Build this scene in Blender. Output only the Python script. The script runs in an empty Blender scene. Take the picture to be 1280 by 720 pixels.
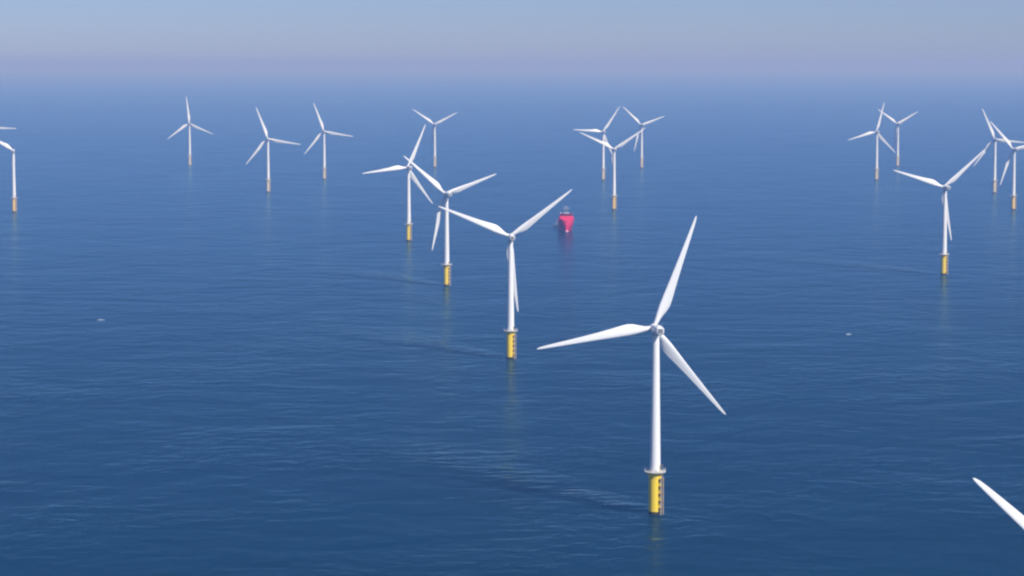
import bpy, bmesh, math, random
from mathutils import Matrix, Vector

R = math.radians
random.seed(7)
S = bpy.context.scene
C = S.collection

# ------------------------------------------------------------------ camera, light, sky, exposure
CAM_H = 203.0
cam_d = bpy.data.cameras.new("camera")
cam_d.sensor_width = 36.0
cam_d.lens = 84.375
cam_d.clip_start = 1.0
cam_d.clip_end = 400000.0
cam = bpy.data.objects.new("camera", cam_d)
cam.location = (0, 0, CAM_H)
cam.rotation_euler = (R(90) - math.atan(280.0 / 3000.0), 0, 0)
C.objects.link(cam)
S.camera = cam

SUN_AZ, SUN_EL = R(138), R(42)          # clockwise from +Y (the view direction), above the horizon
world = bpy.data.worlds.new("World")
S.world = world
world.use_nodes = True
wn, wl = world.node_tree.nodes, world.node_tree.links
bg = wn["Background"]
sky = wn.new("ShaderNodeTexSky")
sky.sky_type = 'NISHITA'
sky.sun_disc = False
sky.sun_elevation = SUN_EL
sky.sun_rotation = SUN_AZ
sky.altitude = 200
sky.air_density = 0.8
sky.dust_density = 0.3
sky.ozone_density = 4.0
tint = wn.new("ShaderNodeMix")
tint.data_type = 'RGBA'
tint.blend_type = 'MULTIPLY'
tint.inputs[0].default_value = 1.0
tint.inputs[7].default_value = (0.665, 0.735, 1.08, 1)
wl.new(sky.outputs[0], tint.inputs[6])
wl.new(tint.outputs[2], bg.inputs[0])
bg.inputs[1].default_value = 0.081

sun_d = bpy.data.lights.new("sun", 'SUN')
sun_d.energy = 5.0
sun_d.angle = R(0.5)
sun_d.color = (1.0, 0.96, 0.90)
sun = bpy.data.objects.new("sun", sun_d)
to_sun = Vector((math.sin(SUN_AZ) * math.cos(SUN_EL), math.cos(SUN_AZ) * math.cos(SUN_EL), math.sin(SUN_EL)))
sun.rotation_euler = to_sun.to_track_quat('Z', 'Y').to_euler()
sun.location = to_sun * 1000
C.objects.link(sun)

S.view_settings.view_transform = 'Standard'
S.view_settings.look = 'None'
S.view_settings.exposure = 0.12
S.view_settings.gamma = 1.0
S.view_settings.use_curve_mapping = False
S.render.engine = 'CYCLES'
S.cycles.use_denoising = True
S.cycles.max_bounces = 6
S.cycles.volume_bounces = 1
S.cycles.pixel_filter_type = 'BLACKMAN_HARRIS'
S.cycles.filter_width = 2.3

# ------------------------------------------------------------------ helpers
def mesh_object(name, bm, material, parent=None, smooth=True, angle=40):
    me = bpy.data.meshes.new(name)
    bmesh.ops.recalc_face_normals(bm, faces=bm.faces[:])
    if smooth:
        for f in bm.faces:
            f.smooth = True
        for e in bm.edges:
            if len(e.link_faces) == 2 and e.calc_face_angle(0) > R(angle):
                e.smooth = False
    bm.to_mesh(me)
    bm.free()
    me.materials.append(material)
    o = bpy.data.objects.new(name, me)
    C.objects.link(o)
    if parent:
        o.parent = parent
    return o

def loft(bm, rings, cap0=True, cap1=True, closed=True):
    vr = [[bm.verts.new(p) for p in ring] for ring in rings]
    n = len(vr[0])
    for a, b in zip(vr, vr[1:]):
        for i in range(n if closed else n - 1):
            j = (i + 1) % n
            bm.faces.new((a[i], a[j], b[j], b[i]))
    if cap0:
        bm.faces.new(vr[0][::-1])
    if cap1:
        bm.faces.new(vr[-1])

def lathe(bm, prof, seg=40, cap=True):
    loft(bm, [[(r * math.cos(2 * math.pi * i / seg), r * math.sin(2 * math.pi * i / seg), z) for i in range(seg)]
              for r, z in prof], cap, cap)

def tube(bm, a, b, r, seg=10):
    a, b = Vector(a), Vector(b)
    d = (b - a).normalized()
    u = d.orthogonal().normalized()
    v = d.cross(u)
    ring = lambda p: [p + u * (r * math.cos(2 * math.pi * i / seg)) + v * (r * math.sin(2 * math.pi * i / seg)) for i in range(seg)]
    loft(bm, [ring(a), ring(b)])

def hoop(bm, rad, z, r, seg=48, ts=6):
    rings = []
    for i in range(seg):
        t = 2 * math.pi * i / seg
        rings.append([((rad + r * math.cos(2 * math.pi * k / ts)) * math.cos(t),
                       (rad + r * math.cos(2 * math.pi * k / ts)) * math.sin(t),
                       z + r * math.sin(2 * math.pi * k / ts)) for k in range(ts)])
    rings.append(rings[0])
    loft(bm, rings, False, False)
    bmesh.ops.remove_doubles(bm, verts=bm.verts[:], dist=1e-4)

def box(bm, lo, hi, bevel=0.0, m=None):
    t = bmesh.new()
    bmesh.ops.create_cube(t, size=1.0)
    for v in t.verts:
        v.co = Vector([lo[i] + (v.co[i] + 0.5) * (hi[i] - lo[i]) for i in range(3)])
    if bevel:
        bmesh.ops.bevel(t, geom=t.edges[:], offset=bevel, segments=2, affect='EDGES', profile=0.6)
    if m:
        bmesh.ops.transform(t, matrix=m, verts=t.verts[:])
    me = bpy.data.meshes.new("t")
    t.to_mesh(me)
    t.free()
    bm.from_mesh(me)
    bpy.data.meshes.remove(me)

def tag(o, label=None, cat=None, group=None, kind=None):
    for k, v in (("label", label), ("category", cat), ("group", group), ("kind", kind)):
        if v:
            o[k] = v
    return o

def material(name, color, rough=0.5, noise=0.0, scale=0.3, metallic=0.0, second=None, stretch=(1, 1, 1)):
    m = bpy.data.materials.new(name)
    m.use_nodes = True
    n, l = m.node_tree.nodes, m.node_tree.links
    p = n["Principled BSDF"]
    p.inputs["Roughness"].default_value = rough
    p.inputs["Metallic"].default_value = metallic
    p.inputs["Base Color"].default_value = (*color, 1)
    if noise:
        tc = n.new("ShaderNodeTexCoord")
        mp = n.new("ShaderNodeMapping")
        mp.inputs["Scale"].default_value = stretch
        tx = n.new("ShaderNodeTexNoise")
        tx.inputs["Scale"].default_value = scale
        tx.inputs["Detail"].default_value = 5
        mx = n.new("ShaderNodeMix")
        mx.data_type = 'RGBA'
        mx.inputs[6].default_value = (*color, 1)
        s = second or tuple(c * 0.6 for c in color)
        mx.inputs[7].default_value = (*s, 1)
        rp = n.new("ShaderNodeMapRange")
        rp.inputs[1].default_value = 0.45
        rp.inputs[2].default_value = 0.75
        rp.inputs[4].default_value = noise
        l.new(tc.outputs["Object"], mp.inputs[0])
        l.new(mp.outputs[0], tx.inputs[0])
        l.new(tx.outputs[0], rp.inputs[0])
        l.new(rp.outputs[0], mx.inputs[0])
        l.new(mx.outputs[2], p.inputs["Base Color"])
    return m

M = {
    "white": material("white_paint", (0.80, 0.80, 0.80), 0.4, 0.25, 0.25, second=(0.70, 0.69, 0.66), stretch=(1, 1, 0.2)),
    "blade": material("blade_gelcoat", (0.82, 0.82, 0.83), 0.35, 0.2, 0.15, second=(0.72, 0.72, 0.72)),
    "yellow": material("yellow_paint", (0.92, 0.66, 0.02), 0.45, 0.3, 0.5, second=(0.74, 0.44, 0.03), stretch=(1, 1, 0.18)),
    "pale": material("haze_paled_cream", (0.78, 0.66, 0.42), 0.5, 0.4, 0.5, second=(0.80, 0.75, 0.62), stretch=(1, 1, 0.18)),  # farthest yellow bases, haze wash-out put into the colour
    "amber": material("haze_paled_amber", (0.92, 0.60, 0.16), 0.5, 0.4, 0.5, second=(0.90, 0.70, 0.36), stretch=(1, 1, 0.18)),  # the same yellow nearer by, less painted haze in it
    "growth": material("marine_growth", (0.035, 0.03, 0.016), 0.9, 0.6, 1.2, second=(0.07, 0.06, 0.02)),
    "deck": material("platform_concrete", (0.55, 0.53, 0.50), 0.8, 0.4, 0.8),
    "rail": material("galvanised_rail", (0.62, 0.60, 0.58), 0.5, 0.3, 1.0),
    "grey": material("grey_vent", (0.20, 0.22, 0.25), 0.6, 0.3, 1.0),
    "steel": material("landing_steel", (0.50, 0.42, 0.30), 0.6, 0.5, 0.9, second=(0.16, 0.10, 0.06)),
    "rust": material("rusty_steel", (0.16, 0.09, 0.04), 0.8, 0.6, 0.9, second=(0.07, 0.035, 0.02)),
    "dark": material("dark_steel", (0.06, 0.06, 0.065), 0.5, 0.3, 1.0),
    "red": material("red_hull_paint", (0.72, 0.025, 0.09), 0.45, 0.3, 0.2, second=(0.55, 0.02, 0.06)),
    "maroon": material("maroon_paint", (0.28, 0.012, 0.05), 0.5, 0.3, 0.3),
    "mast": material("mast_grey", (0.36, 0.38, 0.44), 0.6, 0.3, 0.5),
    "bulb": material("antifouling_pink", (0.75, 0.30, 0.42), 0.6, 0.3, 0.5),
    "glass": material("bridge_glass", (0.02, 0.025, 0.035), 0.1, 0.2, 1.0),
    "shipwhite": material("ship_white", (0.72, 0.74, 0.78), 0.5, 0.3, 0.3),
    "foam": material("sea_foam", (0.42, 0.48, 0.55), 0.9, 0.9, 0.8, second=(0.10, 0.18, 0.30)),
}

# ------------------------------------------------------------------ the sea and its air
# turbine foundations: x, y, yaw, phase of first blade (deg), blades shown, label
TURBINES = [
    (64.8, 1074, 8, 20, 3, "biggest turbine seen in full, one blade pointing steeply up, brightest yellow foundation"),
    (-0.9, 1650, 7, 53, 3, "white turbine just beside the red ship, two upper blades spread in a wide V"),
    (-60.0, 2199, 22, 71, 3, "white turbine of the diagonal row, its lower blade hanging clear of the tower"),
    (-119.0, 2761, 20, 23, 3, "farthest turbine of the diagonal row with yellow bases, one blade nearly level"),
    (142.8, 3356, 6, 56, 3, "amber based turbine in front of two fainter ones beyond the ship"),
    (160.3, 4218, 14, 34, 3, "thin far turbine with a level blade, overlapped by the bigger one beyond the ship"),
    (254.0, 4706, 22, 72, 3, "faint far turbine to the right of the overlapping pair beyond the red ship"),
    (-152.5, 4743, 20, 64, 3, "faint small Y shaped turbine standing behind the far end of the diagonal row"),
    (-332.0, 4247, 12, 100, 3, "slim far turbine rightmost of the three grouped on the left, one blade level right"),
    (-388.0, 3820, 10, 100, 3, "tallest of the three far turbines grouped on the left, with a faint tan base"),
    (-646.2, 4818, 18, 114, 3, "smallest of the three far turbines grouped on the left, one blade straight up"),
    (-685.5, 3302, 6, 60, 2, "turbine at the left edge with one raised blade and one blade beside its tower"),
    (-987.7, 4531, 14, 93, 3, "far turbine outside the left edge, only a level blade tip reaching into view"),
    (418.5, 2317, 10, 48, 3, "isolated turbine on an orange yellow base, upper blades in a V, beyond the biggest one"),
    (640.5, 4218, 12, 14, 3, "far turbine behind the isolated orange based one, with one blade nearly upright"),
    (769.0, 4790, 22, 63, 3, "faint small Y shaped turbine close behind the one with a nearly upright blade"),
    (763.6, 3797, 4, 96, 3, "far turbine whose lower blade meets the raised blade tip of the isolated turbine"),
    (701.8, 3356, 14, 77, 3, "tan based turbine closest to the right edge, its raised blade crossing its neighbour"),
    (132.0, 480, 12, 72, 3, "closest turbine, only its long white blade reaching in at the lower right corner"),
]
HUB, RAD, TILT, OVERHANG = 84.0, 54.0, R(5), 4.5

def sea_material():
    m = bpy.data.materials.new("sea_water")
    m.use_nodes = True
    n, l = m.node_tree.nodes, m.node_tree.links
    p = n["Principled BSDF"]
    geo = n.new("ShaderNodeNewGeometry")

    def math_node(op, a, b=None, c=None):
        k = n.new("ShaderNodeMath")
        k.operation = op
        for i, v in enumerate((a, b, c)):
            if v is None:
                continue
            if isinstance(v, (int, float)):
                k.inputs[i].default_value = v
            else:
                l.new(v, k.inputs[i])
        return k.outputs[0]

    def noise(scale, sx, sy, detail, rough=0.55, rot=0.0, dist=0.0):
        mp = n.new("ShaderNodeMapping")
        mp.inputs["Scale"].default_value = (sx, sy, 1)
        mp.inputs["Rotation"].default_value = (0, 0, rot)
        l.new(geo.outputs["Position"], mp.inputs[0])
        t = n.new("ShaderNodeTexNoise")
        t.inputs["Scale"].default_value = scale
        t.inputs["Detail"].default_value = detail
        t.inputs["Roughness"].default_value = rough
        t.inputs["Distortion"].default_value = dist
        l.new(mp.outputs[0], t.inputs[0])
        return t.outputs[0]

    def ramp(v, a, b, c, d):
        k = n.new("ShaderNodeMapRange")
        k.inputs[1].default_value = a
        k.inputs[2].default_value = b
        k.inputs[3].default_value = c
        k.inputs[4].default_value = d
        l.new(v, k.inputs[0])
        return k.outputs[0]

    sep = n.new("ShaderNodeSeparateXYZ")
    l.new(geo.outputs["Position"], sep.inputs[0])
    X, Y = sep.outputs[0], sep.outputs[1]
    # the tide leaves a streak of disturbed water behind each of the nearer foundations
    wdir = Vector((-0.55, 0.835))
    wake = None
    bend = math_node('MULTIPLY', math_node('SUBTRACT', noise(0.02, 1, 1, 2), 0.5), 26.0)
    for (tx, ty, *_r) in (TURBINES[0], TURBINES[1], TURBINES[2], TURBINES[13]):
        dx = math_node('SUBTRACT', X, tx)
        dy = math_node('SUBTRACT', Y, ty)
        al = math_node('ADD', math_node('MULTIPLY', dx, wdir.x), math_node('MULTIPLY', dy, wdir.y))
        ac = math_node('ADD', math_node('MULTIPLY', dx, wdir.y), math_node('MULTIPLY', dy, -wdir.x))
        ac = math_node('ABSOLUTE', math_node('ADD', ac, math_node('MULTIPLY', bend, ramp(al, 0, 120, 0, 1))))
        width = math_node('ADD', 7.0, math_node('MULTIPLY', math_node('MAXIMUM', al, 0.0), 0.17))
        w = ramp(math_node('DIVIDE', ac, width), 0.3, 1.0, 1, 0)
        w = math_node('MULTIPLY', w, ramp(al, 4, 22, 0, 1))
        w = math_node('MULTIPLY', w, ramp(al, 120, 330, 1, 0))
        wake = w if wake is None else math_node('MAXIMUM', wake, w)

    gust = ramp(noise(0.011, 0.8, 0.7, 4, dist=0.6), 0.40, 0.66, 0.2, 1.15)     # patches of calmer and rougher water
    swell = noise(0.030, 0.75, 1.0, 2, 0.5, R(8), 0.3)
    chop = noise(0.085, 0.9, 1.0, 4, 0.55, R(-6), 0.4)
    ripple = noise(0.55, 0.8, 1.0, 3, 0.6, R(12))
    h = math_node('ADD', math_node('MULTIPLY', swell, 1.2), math_node('MULTIPLY', math_node('MULTIPLY', chop, 1.35), gust))
    h = math_node('ADD', h, math_node('MULTIPLY', ripple, 0.12))
    h = math_node('ADD', h, math_node('MULTIPLY', math_node('MULTIPLY', noise(0.11, 0.35, 1.0, 2, 0.5, R(14)), wake), 1.9))
    bp = n.new("ShaderNodeBump")
    bp.inputs["Strength"].default_value = 1.0
    bp.inputs["Distance"].default_value = 1.0
    l.new(h, bp.inputs["Height"])

    body = n.new("ShaderNodeMix")
    body.data_type = 'RGBA'
    body.inputs[6].default_value = (0.0004, 0.027, 0.061, 1)
    body.inputs[7].default_value = (0.0008, 0.033, 0.071, 1)
    l.new(ramp(noise(0.0035, 0.7, 1.0, 4, 0.6, R(20), 0.8), 0.3, 0.7, 0, 1), body.inputs[0])
    n.remove(p)
    dif = n.new("ShaderNodeSubsurfaceScattering")      # light spreads some metres through the water body
    dif.falloff = 'BURLEY'
    dif.inputs["Scale"].default_value = 4.0
    dif.inputs["Radius"].default_value = (8.0, 16.0, 24.0)
    l.new(body.outputs[2], dif.inputs["Color"])
    l.new(bp.outputs[0], dif.inputs["Normal"])
    glo = n.new("ShaderNodeBsdfGlossy")
    glo.inputs["Color"].default_value = (0.46, 0.75, 0.90, 1)
    l.new(bp.outputs[0], glo.inputs["Normal"])
    l.new(ramp(wake, 0, 1, 0.20, 0.11), glo.inputs["Roughness"])
    fr = n.new("ShaderNodeFresnel")
    fr.inputs["IOR"].default_value = 1.052
    l.new(bp.outputs[0], fr.inputs["Normal"])
    mix = n.new("ShaderNodeMixShader")
    l.new(fr.outputs[0], mix.inputs[0])
    l.new(dif.outputs[0], mix.inputs[1])
    l.new(glo.outputs[0], mix.inputs[2])
    l.new(mix.outputs[0], [k for k in n if k.type == 'OUTPUT_MATERIAL'][0].inputs["Surface"])
    return m

bm = bmesh.new()
bmesh.ops.create_grid(bm, x_segments=24, y_segments=24, size=120000)
sea = mesh_object("sea", bm, sea_material())
tag(sea, "dark blue open sea with small dark ripples", "sea", kind="structure")

hm = bpy.data.materials.new("sea_haze")
hm.use_nodes = True
hn = hm.node_tree.nodes
for k in list(hn):
    if k.type == 'BSDF_PRINCIPLED':
        hn.remove(k)
pv = hn.new("ShaderNodeVolumePrincipled")
pv.inputs["Color"].default_value = (0.212, 0.352, 0.77, 1)
pv.inputs["Absorption Color"].default_value = (0.69, 0.57, 0.38, 1)
pv.inputs["Density"].default_value = 1.5e-4
pv.inputs["Anisotropy"].default_value = 0.0
hm.node_tree.links.new(pv.outputs[0], [k for k in hn if k.type == 'OUTPUT_MATERIAL'][0].inputs["Volume"])
bm = bmesh.new()
box(bm, (-121000, -121000, -1.0), (121000, 121000, 250.0))
haze = mesh_object("haze", bm, hm, smooth=False)
tag(haze, "pale lavender haze lying over the whole sea", "haze", kind="stuff")

# ------------------------------------------------------------------ wind turbine
def blade_mesh():
    bm = bmesh.new()
    rings = []
    # r, chord, relative thickness, twist (deg), share of the chord ahead of the pitch axis
    st = [(1.2, 2.3, 1.0, 14, .5), (2.6, 2.3, 1.0, 14, .5), (4.2, 2.55, .86, 14, .46), (6.5, 3.35, .60, 13, .38), (9, 4.1, .42, 12, .32),
          (11.5, 4.4, .33, 10.5, .29), (14.5, 4.2, .28, 9, .28), (19, 3.6, .24, 6.5, .28), (25, 2.95, .21, 4.2, .28), (32, 2.35, .19, 2.4, .28),
          (39, 1.85, .18, 1.2, .28), (45, 1.45, .17, .5, .28), (50, 1.05, .16, 0, .28), (52.5, .75, .16, 0, .28), (53.6, .42, .16, 0, .3), (54, .14, .16, 0, .4)]
    n = 18
    for r, c, t, tw, ax in st:
        c *= 1.0 + 0.17 * min(1.0, max(0.0, (r - 4.0) / 6.0))
        k = min(1.0, max(0.0, (t - 0.35) / 0.65))       # 1 = round root, 0 = aerofoil
        ring = []
        for i in range(n):
            a = 2 * math.pi * i / n
            x = 0.5 * (1 - math.cos(a))                  # 0 = leading edge, 1 = trailing edge
            prof = 5 * t * (0.2969 * math.sqrt(max(x, 0)) - 0.126 * x - 0.3516 * x * x + 0.2843 * x ** 3 - 0.1036 * x ** 4)
            y = (prof if math.sin(a) >= 0 else -prof * 0.75)
            yc = 0.5 * t * math.sin(a)
            y = y * (1 - k) + yc * k
            px, py = (x - ax) * c, y * c
            q = R(tw + 3)
            pre = 1.4 * (r / 54) ** 2
            ring.append((px * math.cos(q) - py * math.sin(q), px * math.sin(q) + py * math.cos(q) + pre, r))
        rings.append(ring)
    loft(bm, rings)
    return bm

def superellipse(w, h, y, z0, n=28, e=3.2):
    out = []
    for i in range(n):
        a = 2 * math.pi * i / n
        c, s = math.cos(a), math.sin(a)
        out.append((w / 2 * math.copysign(abs(c) ** (2 / e), c), y, z0 + h / 2 * math.copysign(abs(s) ** (2 / e), s)))
    return out

def build_turbine():
    root = bpy.data.objects.new("wind_turbine", None)
    C.objects.link(root)
    # foundation
    bm = bmesh.new()
    lathe(bm, [(2.95, -8), (2.95, 16.6), (3.12, 16.7), (3.12, 17.0), (2.95, 17.1), (2.95, 19.15)], 48)
    pile = mesh_object("foundation", bm, M["yellow"], root)
    bm = bmesh.new()
    lathe(bm, [(2.97, -7.5), (2.97, 1.0), (2.99, 1.3)], 48, False)
    mesh_object("waterline_growth", bm, M["growth"], pile)
    bm = bmesh.new()
    az = R(-42)
    o, t = Vector((math.cos(az), math.sin(az), 0)), Vector((-math.sin(az), math.cos(az), 0))
    for s in (-1, 1):
        q = o * 4.0 + t * (0.95 * s)
        tube(bm, q + Vector((0, 0, -4)), q + Vector((0, 0, 17.2)), 0.2, 12)
    mesh_object("boat_landing", bm, M["steel"], pile)
    for z in (2.6, 5.9, 9.2, 12.5, 15.8):
        bm = bmesh.new()
        box(bm, (2.8, -1.15, z - 0.45), (4.1, 1.15, z + 0.45), 0.08, Matrix.Rotation(az, 4, 'Z'))
        mesh_object("landing_bracket", bm, M["rust"], pile)
    bm = bmesh.new()
    for s in (-1, 1):
        q = o * 3.7 + t * (0.34 * s)
        tube(bm, q + Vector((0, 0, -1)), q + Vector((0, 0, 19.1)), 0.07, 6)
    for i in range(58):
        z = -0.6 + i * 0.34
        tube(bm, o * 3.7 + t * -0.34 + Vector((0, 0, z)), o * 3.7 + t * 0.34 + Vector((0, 0, z)), 0.035, 5)
    mesh_object("ladder", bm, M["steel"], pile)
    for a in (110, 128, 146):
        bm = bmesh.new()
        p = Vector((math.cos(R(a)), math.sin(R(a)), 0)) * 3.2
        tube(bm, p + Vector((0, 0, -5)), p + Vector((0, 0, 19.1)), 0.17, 8)
        mesh_object("cable_tube", bm, M["yellow"], pile)
    # working platform
    bm = bmesh.new()
    lathe(bm, [(2.0, 19.16), (4.75, 19.16), (4.85, 19.26), (4.85, 19.46), (4.8, 19.5), (2.0, 19.56)], 48)
    plat = mesh_object("platform", bm, M["deck"], root)
    for i in range(12):
        bm = bmesh.new()
        a = 2 * math.pi * i / 12
        d = Vector((math.cos(a), math.sin(a), 0))
        tube(bm, d * 2.93 + Vector((0, 0, 17.3)), d * 4.5 + Vector((0, 0, 19.14)), 0.09, 6)
        mesh_object("platform_bracket", bm, M["yellow"], plat)
    bm = bmesh.new()
    hoop(bm, 4.72, 20.72, 0.05)
    hoop(bm, 4.72, 20.15, 0.035)
    for i in range(28):
        a = 2 * math.pi * i / 28
        d = Vector((math.cos(a) * 4.72, math.sin(a) * 4.72, 0))
        tube(bm, d + Vector((0, 0, 19.5)), d + Vector((0, 0, 20.72)), 0.045, 6)
    mesh_object("railing", bm, M["rail"], plat)
    bm = bmesh.new()
    p = o * 4.1 - t * 1.9
    tube(bm, p + Vector((0, 0, 19.5)), p + Vector((0, 0, 22.6)), 0.14, 8)
    tube(bm, p + Vector((0, 0, 22.5)), p + o * 1.9 + Vector((0, 0, 23.1)), 0.11, 8)
    mesh_object("davit_crane", bm, M["yellow"], plat)
    # tower
    bm = bmesh.new()
    lathe(bm, [(2.46 + (1.55 - 2.46) * k / 12, 19.58 + (81.6 - 19.58) * k / 12) for k in range(13)], 48)
    tow = mesh_object("tower", bm, M["white"], root)
    bm = bmesh.new()
    mt = Matrix.Rotation(az + R(12), 4, 'Z')
    box(bm, (2.3, -0.5, 20.0), (2.5, 0.5, 22.3), 0.05, mt)
    mesh_object("door", bm, M["grey"], tow)
    # nacelle, in a frame at the rotor axis height, rotor towards +Y
    bm = bmesh.new()
    rings = [superellipse(2.9, 3.0, 3.1, 0.0, e=2.3), superellipse(3.5, 3.6, 2.7, 0.0, e=2.6), superellipse(3.9, 4.1, 1.2, 0.0),
             superellipse(4.1, 4.3, -2.0, 0.05), superellipse(4.1, 4.2, -5.5, 0.1), superellipse(3.9, 3.8, -8.6, 0.2),
             superellipse(3.5, 3.3, -9.7, 0.28), superellipse(3.0, 2.8, -10.05, 0.3)]
    loft(bm, rings)
    nac = mesh_object("nacelle", bm, M["white"], root)
    bm = bmesh.new()
    lathe(bm, [(1.75, -2.5), (1.75, -2.02)], 36)
    mesh_object("yaw_ring", bm, M["grey"], nac)
    bm = bmesh.new()
    box(bm, (-1.2, -10.13, -0.75), (1.2, -10.0, 1.35), 0.05)
    for i in range(6):
        box(bm, (-1.1, -10.2, -0.6 + i * .32), (1.1, -10.12, -0.45 + i * .32))
    mesh_object("rear_vent", bm, M["grey"], nac)
    for s in (-1, 1):
        bm = bmesh.new()
        tube(bm, (1.1 * s, -8.4, 1.9), (1.1 * s, -8.4, 4.0), 0.06, 6)
        tube(bm, (1.1 * s - .35, -8.4, 3.9), (1.1 * s + .35, -8.4, 3.9), 0.05, 6)
        mesh_object("weather_mast", bm, M["grey"], nac)
    bm = bmesh.new()
    box(bm, (-0.9, -7.6, 2.0), (0.9, -5.4, 2.45), 0.12)
    mesh_object("roof_hatch", bm, M["white"], nac)
    # rotor
    bm = bmesh.new()
    prof = [(1.35, -1.35), (1.55, -1.3), (1.85, -0.7), (1.9, 0.2), (1.75, 1.0), (1.35, 1.7), (0.75, 2.15), (0.2, 2.3)]
    loft(bm, [[(r * math.cos(2 * math.pi * i / 32), z, r * math.sin(2 * math.pi * i / 32)) for i in range(32)] for r, z in prof])
    mesh_object("rotor_hub", bm, M["white"], root)
    b0 = mesh_object("blade", blade_mesh(), M["blade"], root)
    for _ in range(2):
        b = b0.copy()
        C.objects.link(b)
        b.parent = root
    return root

def copy_tree(o, parent=None):
    c = o.copy()
    C.objects.link(c)
    c.parent = parent
    for ch in list(o.children):
        copy_tree(ch, c)
    return c

def pose(root, x, y, yaw, ph, blades, label):
    root.location = (x, y, 0)
    tag(root, label, "wind turbine", "white wind turbines standing in the sea")
    base = Matrix.Translation((0, 0, HUB)) @ Matrix.Rotation(R(yaw), 4, 'Z')
    rot = base @ Matrix.Rotation(TILT, 4, 'X') @ Matrix.Translation((0, OVERHANG, 0))
    k = 0
    for ch in list(root.children):
        s = ch.name.split(".")[0]
        if s == "nacelle":
            ch.matrix_basis = base
        elif s == "rotor_hub":
            ch.matrix_basis = rot
        elif s == "blade":
            ch.matrix_basis = rot @ Matrix.Rotation(R(ph + 120 * k), 4, 'Y')
            k += 1

proto = build_turbine()
trees = [proto] + [copy_tree(proto) for _ in TURBINES[1:]]
hazed_base = {}
for root, t in zip(trees, TURBINES):               # far yellow foundations: wash-out by haze painted in as amber or cream
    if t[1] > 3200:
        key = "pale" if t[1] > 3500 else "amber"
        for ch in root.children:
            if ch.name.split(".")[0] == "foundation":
                if key not in hazed_base:
                    hazed_base[key] = ch.data.copy()
                    hazed_base[key].materials[0] = M[key]
                ch.data = hazed_base[key]
for root, (x, y, yaw, ph, nb, label) in zip(trees, TURBINES):
    pose(root, x, y, yaw, ph, nb, label)
    if nb == 2:                                    # this rotor shows no blade on its right side
        drop = [c for c in root.children if c.name.split(".")[0] == "blade"][0]
        bpy.data.objects.remove(drop, do_unlink=True)

# ------------------------------------------------------------------ red ship, bow towards us
def build_ship():
    root = bpy.data.objects.new("supply_ship", None)
    C.objects.link(root)
    # local frame: bow towards -Y, keel along Y, waterline z = 0
    def section(y, hw_wl, hw_top, top):
        zs = (-4.0, -1.5, 0.5, 3.0, 6.5, 10.0, top)
        half = []
        for z in zs:
            k = min(1, max(0, z / 12.0))
            w = hw_wl * (0.55 if z < -3 else 0.92 if z < 0 else 1) if z <= 0.5 else hw_wl + (hw_top - hw_wl) * k ** 0.95
            half.append((w, z))
        return [(w, y, z) for w, z in half] + [(-w, y, z) for w, z in reversed(half)]
    bm = bmesh.new()
    st = [(-41.0, .25, 1.6, 13.4), (-39.5, .5, 4.6, 14.8), (-37, 1.1, 7.0, 15.6), (-32, 2.4, 8.5, 15.8), (-25, 4.2, 8.8, 15.8), (-16, 6.0, 8.8, 15.8),
          (-15.5, 6.1, 8.6, 10.4), (10, 7.0, 8.6, 10.3), (32, 7.0, 8.6, 10.3), (40, 6.4, 8.4, 10.3)]
    loft(bm, [section(*s) for s in st])
    hull = mesh_object("hull", bm, M["red"], root, angle=30)
    bm = bmesh.new()
    t = bmesh.new()
    bmesh.ops.create_uvsphere(t, u_segments=16, v_segments=10, radius=1)
    bmesh.ops.transform(t, matrix=Matrix.Translation((0, -41.0, 0.3)) @ Matrix.Diagonal((2.0, 3.4, 1.9, 1)), verts=t.verts[:])
    me = bpy.data.meshes.new("t"); t.to_mesh(me); t.free(); bm.from_mesh(me); bpy.data.meshes.remove(me)
    mesh_object("bow_bulb", bm, M["bulb"], hull)
    bm = bmesh.new()
    box(bm, (-7.6, -33, 15.7), (7.6, -17, 18.6), 0.5)
    mesh_object("deckhouse", bm, M["red"], root)
    bm = bmesh.new()
    box(bm, (-7.2, -31.5, 18.5), (7.2, -19, 21.2), 0.4)
    br = mesh_object("bridge", bm, M["maroon"], root)
    bm = bmesh.new()
    box(bm, (-6.9, -31.62, 19.3), (6.9, -31.4, 20.8), 0.04)
    box(bm, (7.05, -31.0, 19.3), (7.28, -20, 20.8), 0.04)
    box(bm, (-7.28, -31.0, 19.3), (-7.05, -20, 20.8), 0.04)
    mesh_object("bridge_window", bm, M["glass"], br)
    bm = bmesh.new()
    box(bm, (-3.2, -28, 21.15), (3.2, -22, 22.6), 0.3)
    for s in (-1, 1):
        tube(bm, (1.6 * s, -25, 22.4), (0.5 * s, -25, 30.5), 0.28, 8)
    tube(bm, (-4.2, -25, 27.6), (4.2, -25, 27.6), 0.3, 8)
    tube(bm, (-2.8, -25, 29.6), (2.8, -25, 29.6), 0.25, 8)
    mesh_object("mast", bm, M["mast"], root)
    for s in (-1, 1):
        bm = bmesh.new()
        box(bm, (5.2 * s - 1.0, -14.8, 10.4), (5.2 * s + 1.0, -11.5, 19.5), 0.3)
        mesh_object("funnel", bm, M["mast"], root)
    bm = bmesh.new()
    tube(bm, (-6.2, 8, 10.3), (-6.2, 8, 17), 0.9, 12)
    tube(bm, (-6.2, 8, 16.8), (-4.6, 24, 19.5), 0.55, 10)
    mesh_object("deck_crane", bm, M["shipwhite"], root)
    return root

ship = build_ship()
ship.location = (66.0, 2950, 0)
ship.scale = (1.1, 1.0, 1.0)
ship.rotation_euler = (0, 0, R(0.5))
tag(ship, "small red ship seen bow on near the middle of the wind farm", "ship")

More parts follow.
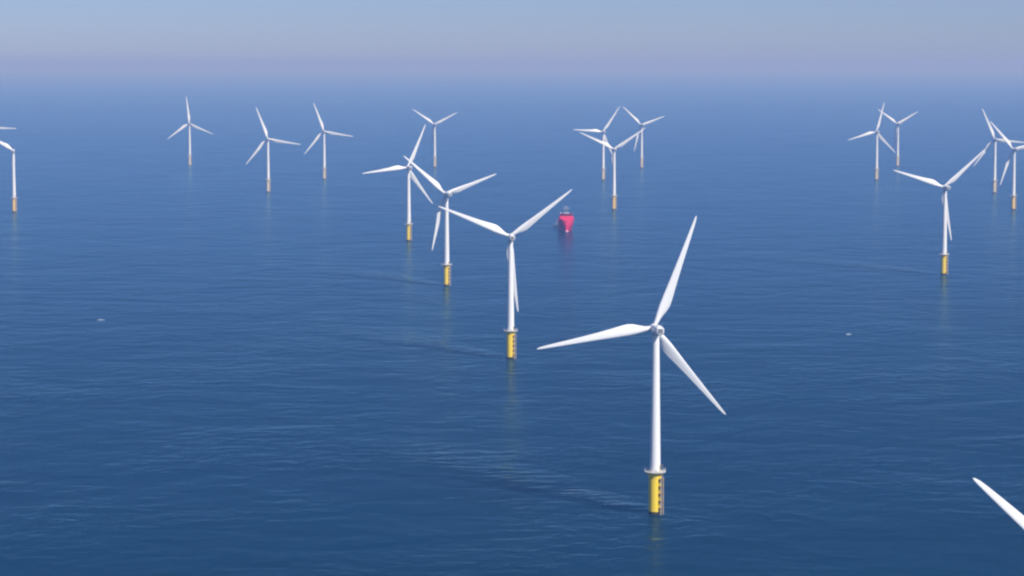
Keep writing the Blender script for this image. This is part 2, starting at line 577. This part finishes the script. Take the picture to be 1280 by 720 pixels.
# small white boat lying off the ship's side
boat = bpy.data.objects.new("work_boat", None)
C.objects.link(boat)
bm = bmesh.new()
rings = []
for y, w, h in ((-5.5, .25, 2.4), (-4.2, 1.1, 2.2), (-2, 1.8, 1.9), (2, 2.0, 1.7), (5, 1.9, 1.7)):
    rings.append([(w * .6, y, -.6), (w * .95, y, .3), (w, y, h), (-w, y, h), (-w * .95, y, .3), (-w * .6, y, -.6)])
loft(bm, rings)
mesh_object("hull", bm, M["shipwhite"], boat, angle=30)
bm = bmesh.new()
box(bm, (-1.4, -2.2, 1.6), (1.4, 1.6, 3.8), 0.25)
cab = mesh_object("cabin", bm, M["shipwhite"], boat)
bm = bmesh.new()
box(bm, (-1.2, -2.28, 2.7), (1.2, -2.15, 3.4), 0.03)
mesh_object("cabin_window", bm, M["glass"], cab)
boat.location = (57.8, 3010, 0)
boat.scale = (1.35, 1.35, 1.35)
boat.rotation_euler = (0, 0, R(40))
tag(boat, "tiny white boat close beside the red ship", "boat")

# ------------------------------------------------------------------ breaking crests
def whitecap(x, y, lx, ly, label):
    bm = bmesh.new()
    n = 22
    c = bm.verts.new((0, 0, 0.55))
    inner, outer = [], []
    for i in range(n):
        a = 2 * math.pi * i / n
        k = random.uniform(0.6, 1.15)
        inner.append(bm.verts.new((math.cos(a) * lx * .55 * k, math.sin(a) * ly * .55 * k, random.uniform(.3, .55))))
        outer.append(bm.verts.new((math.cos(a) * lx * k, math.sin(a) * ly * k, -0.05)))
    for i in range(n):
        j = (i + 1) % n
        bm.faces.new((c, inner[i], inner[j]))
        bm.faces.new((inner[i], outer[i], outer[j], inner[j]))
    o = mesh_object("whitecap", bm, M["foam"])
    o.location = (x, y, 0)
    tag(o, label, "whitecap", "small breaking crests", "thing")

whitecap(-327, 1900, 3.6, 1.2, "small white breaking crest on open water at the left, below the far turbines")
whitecap(254, 1798, 2.4, 1.0, "small white breaking crest between the biggest turbine and the isolated one beyond")
whitecap(43.5, 1096, 1.0, 0.8, "tiny fleck of white foam beside the biggest turbine's yellow foundation")
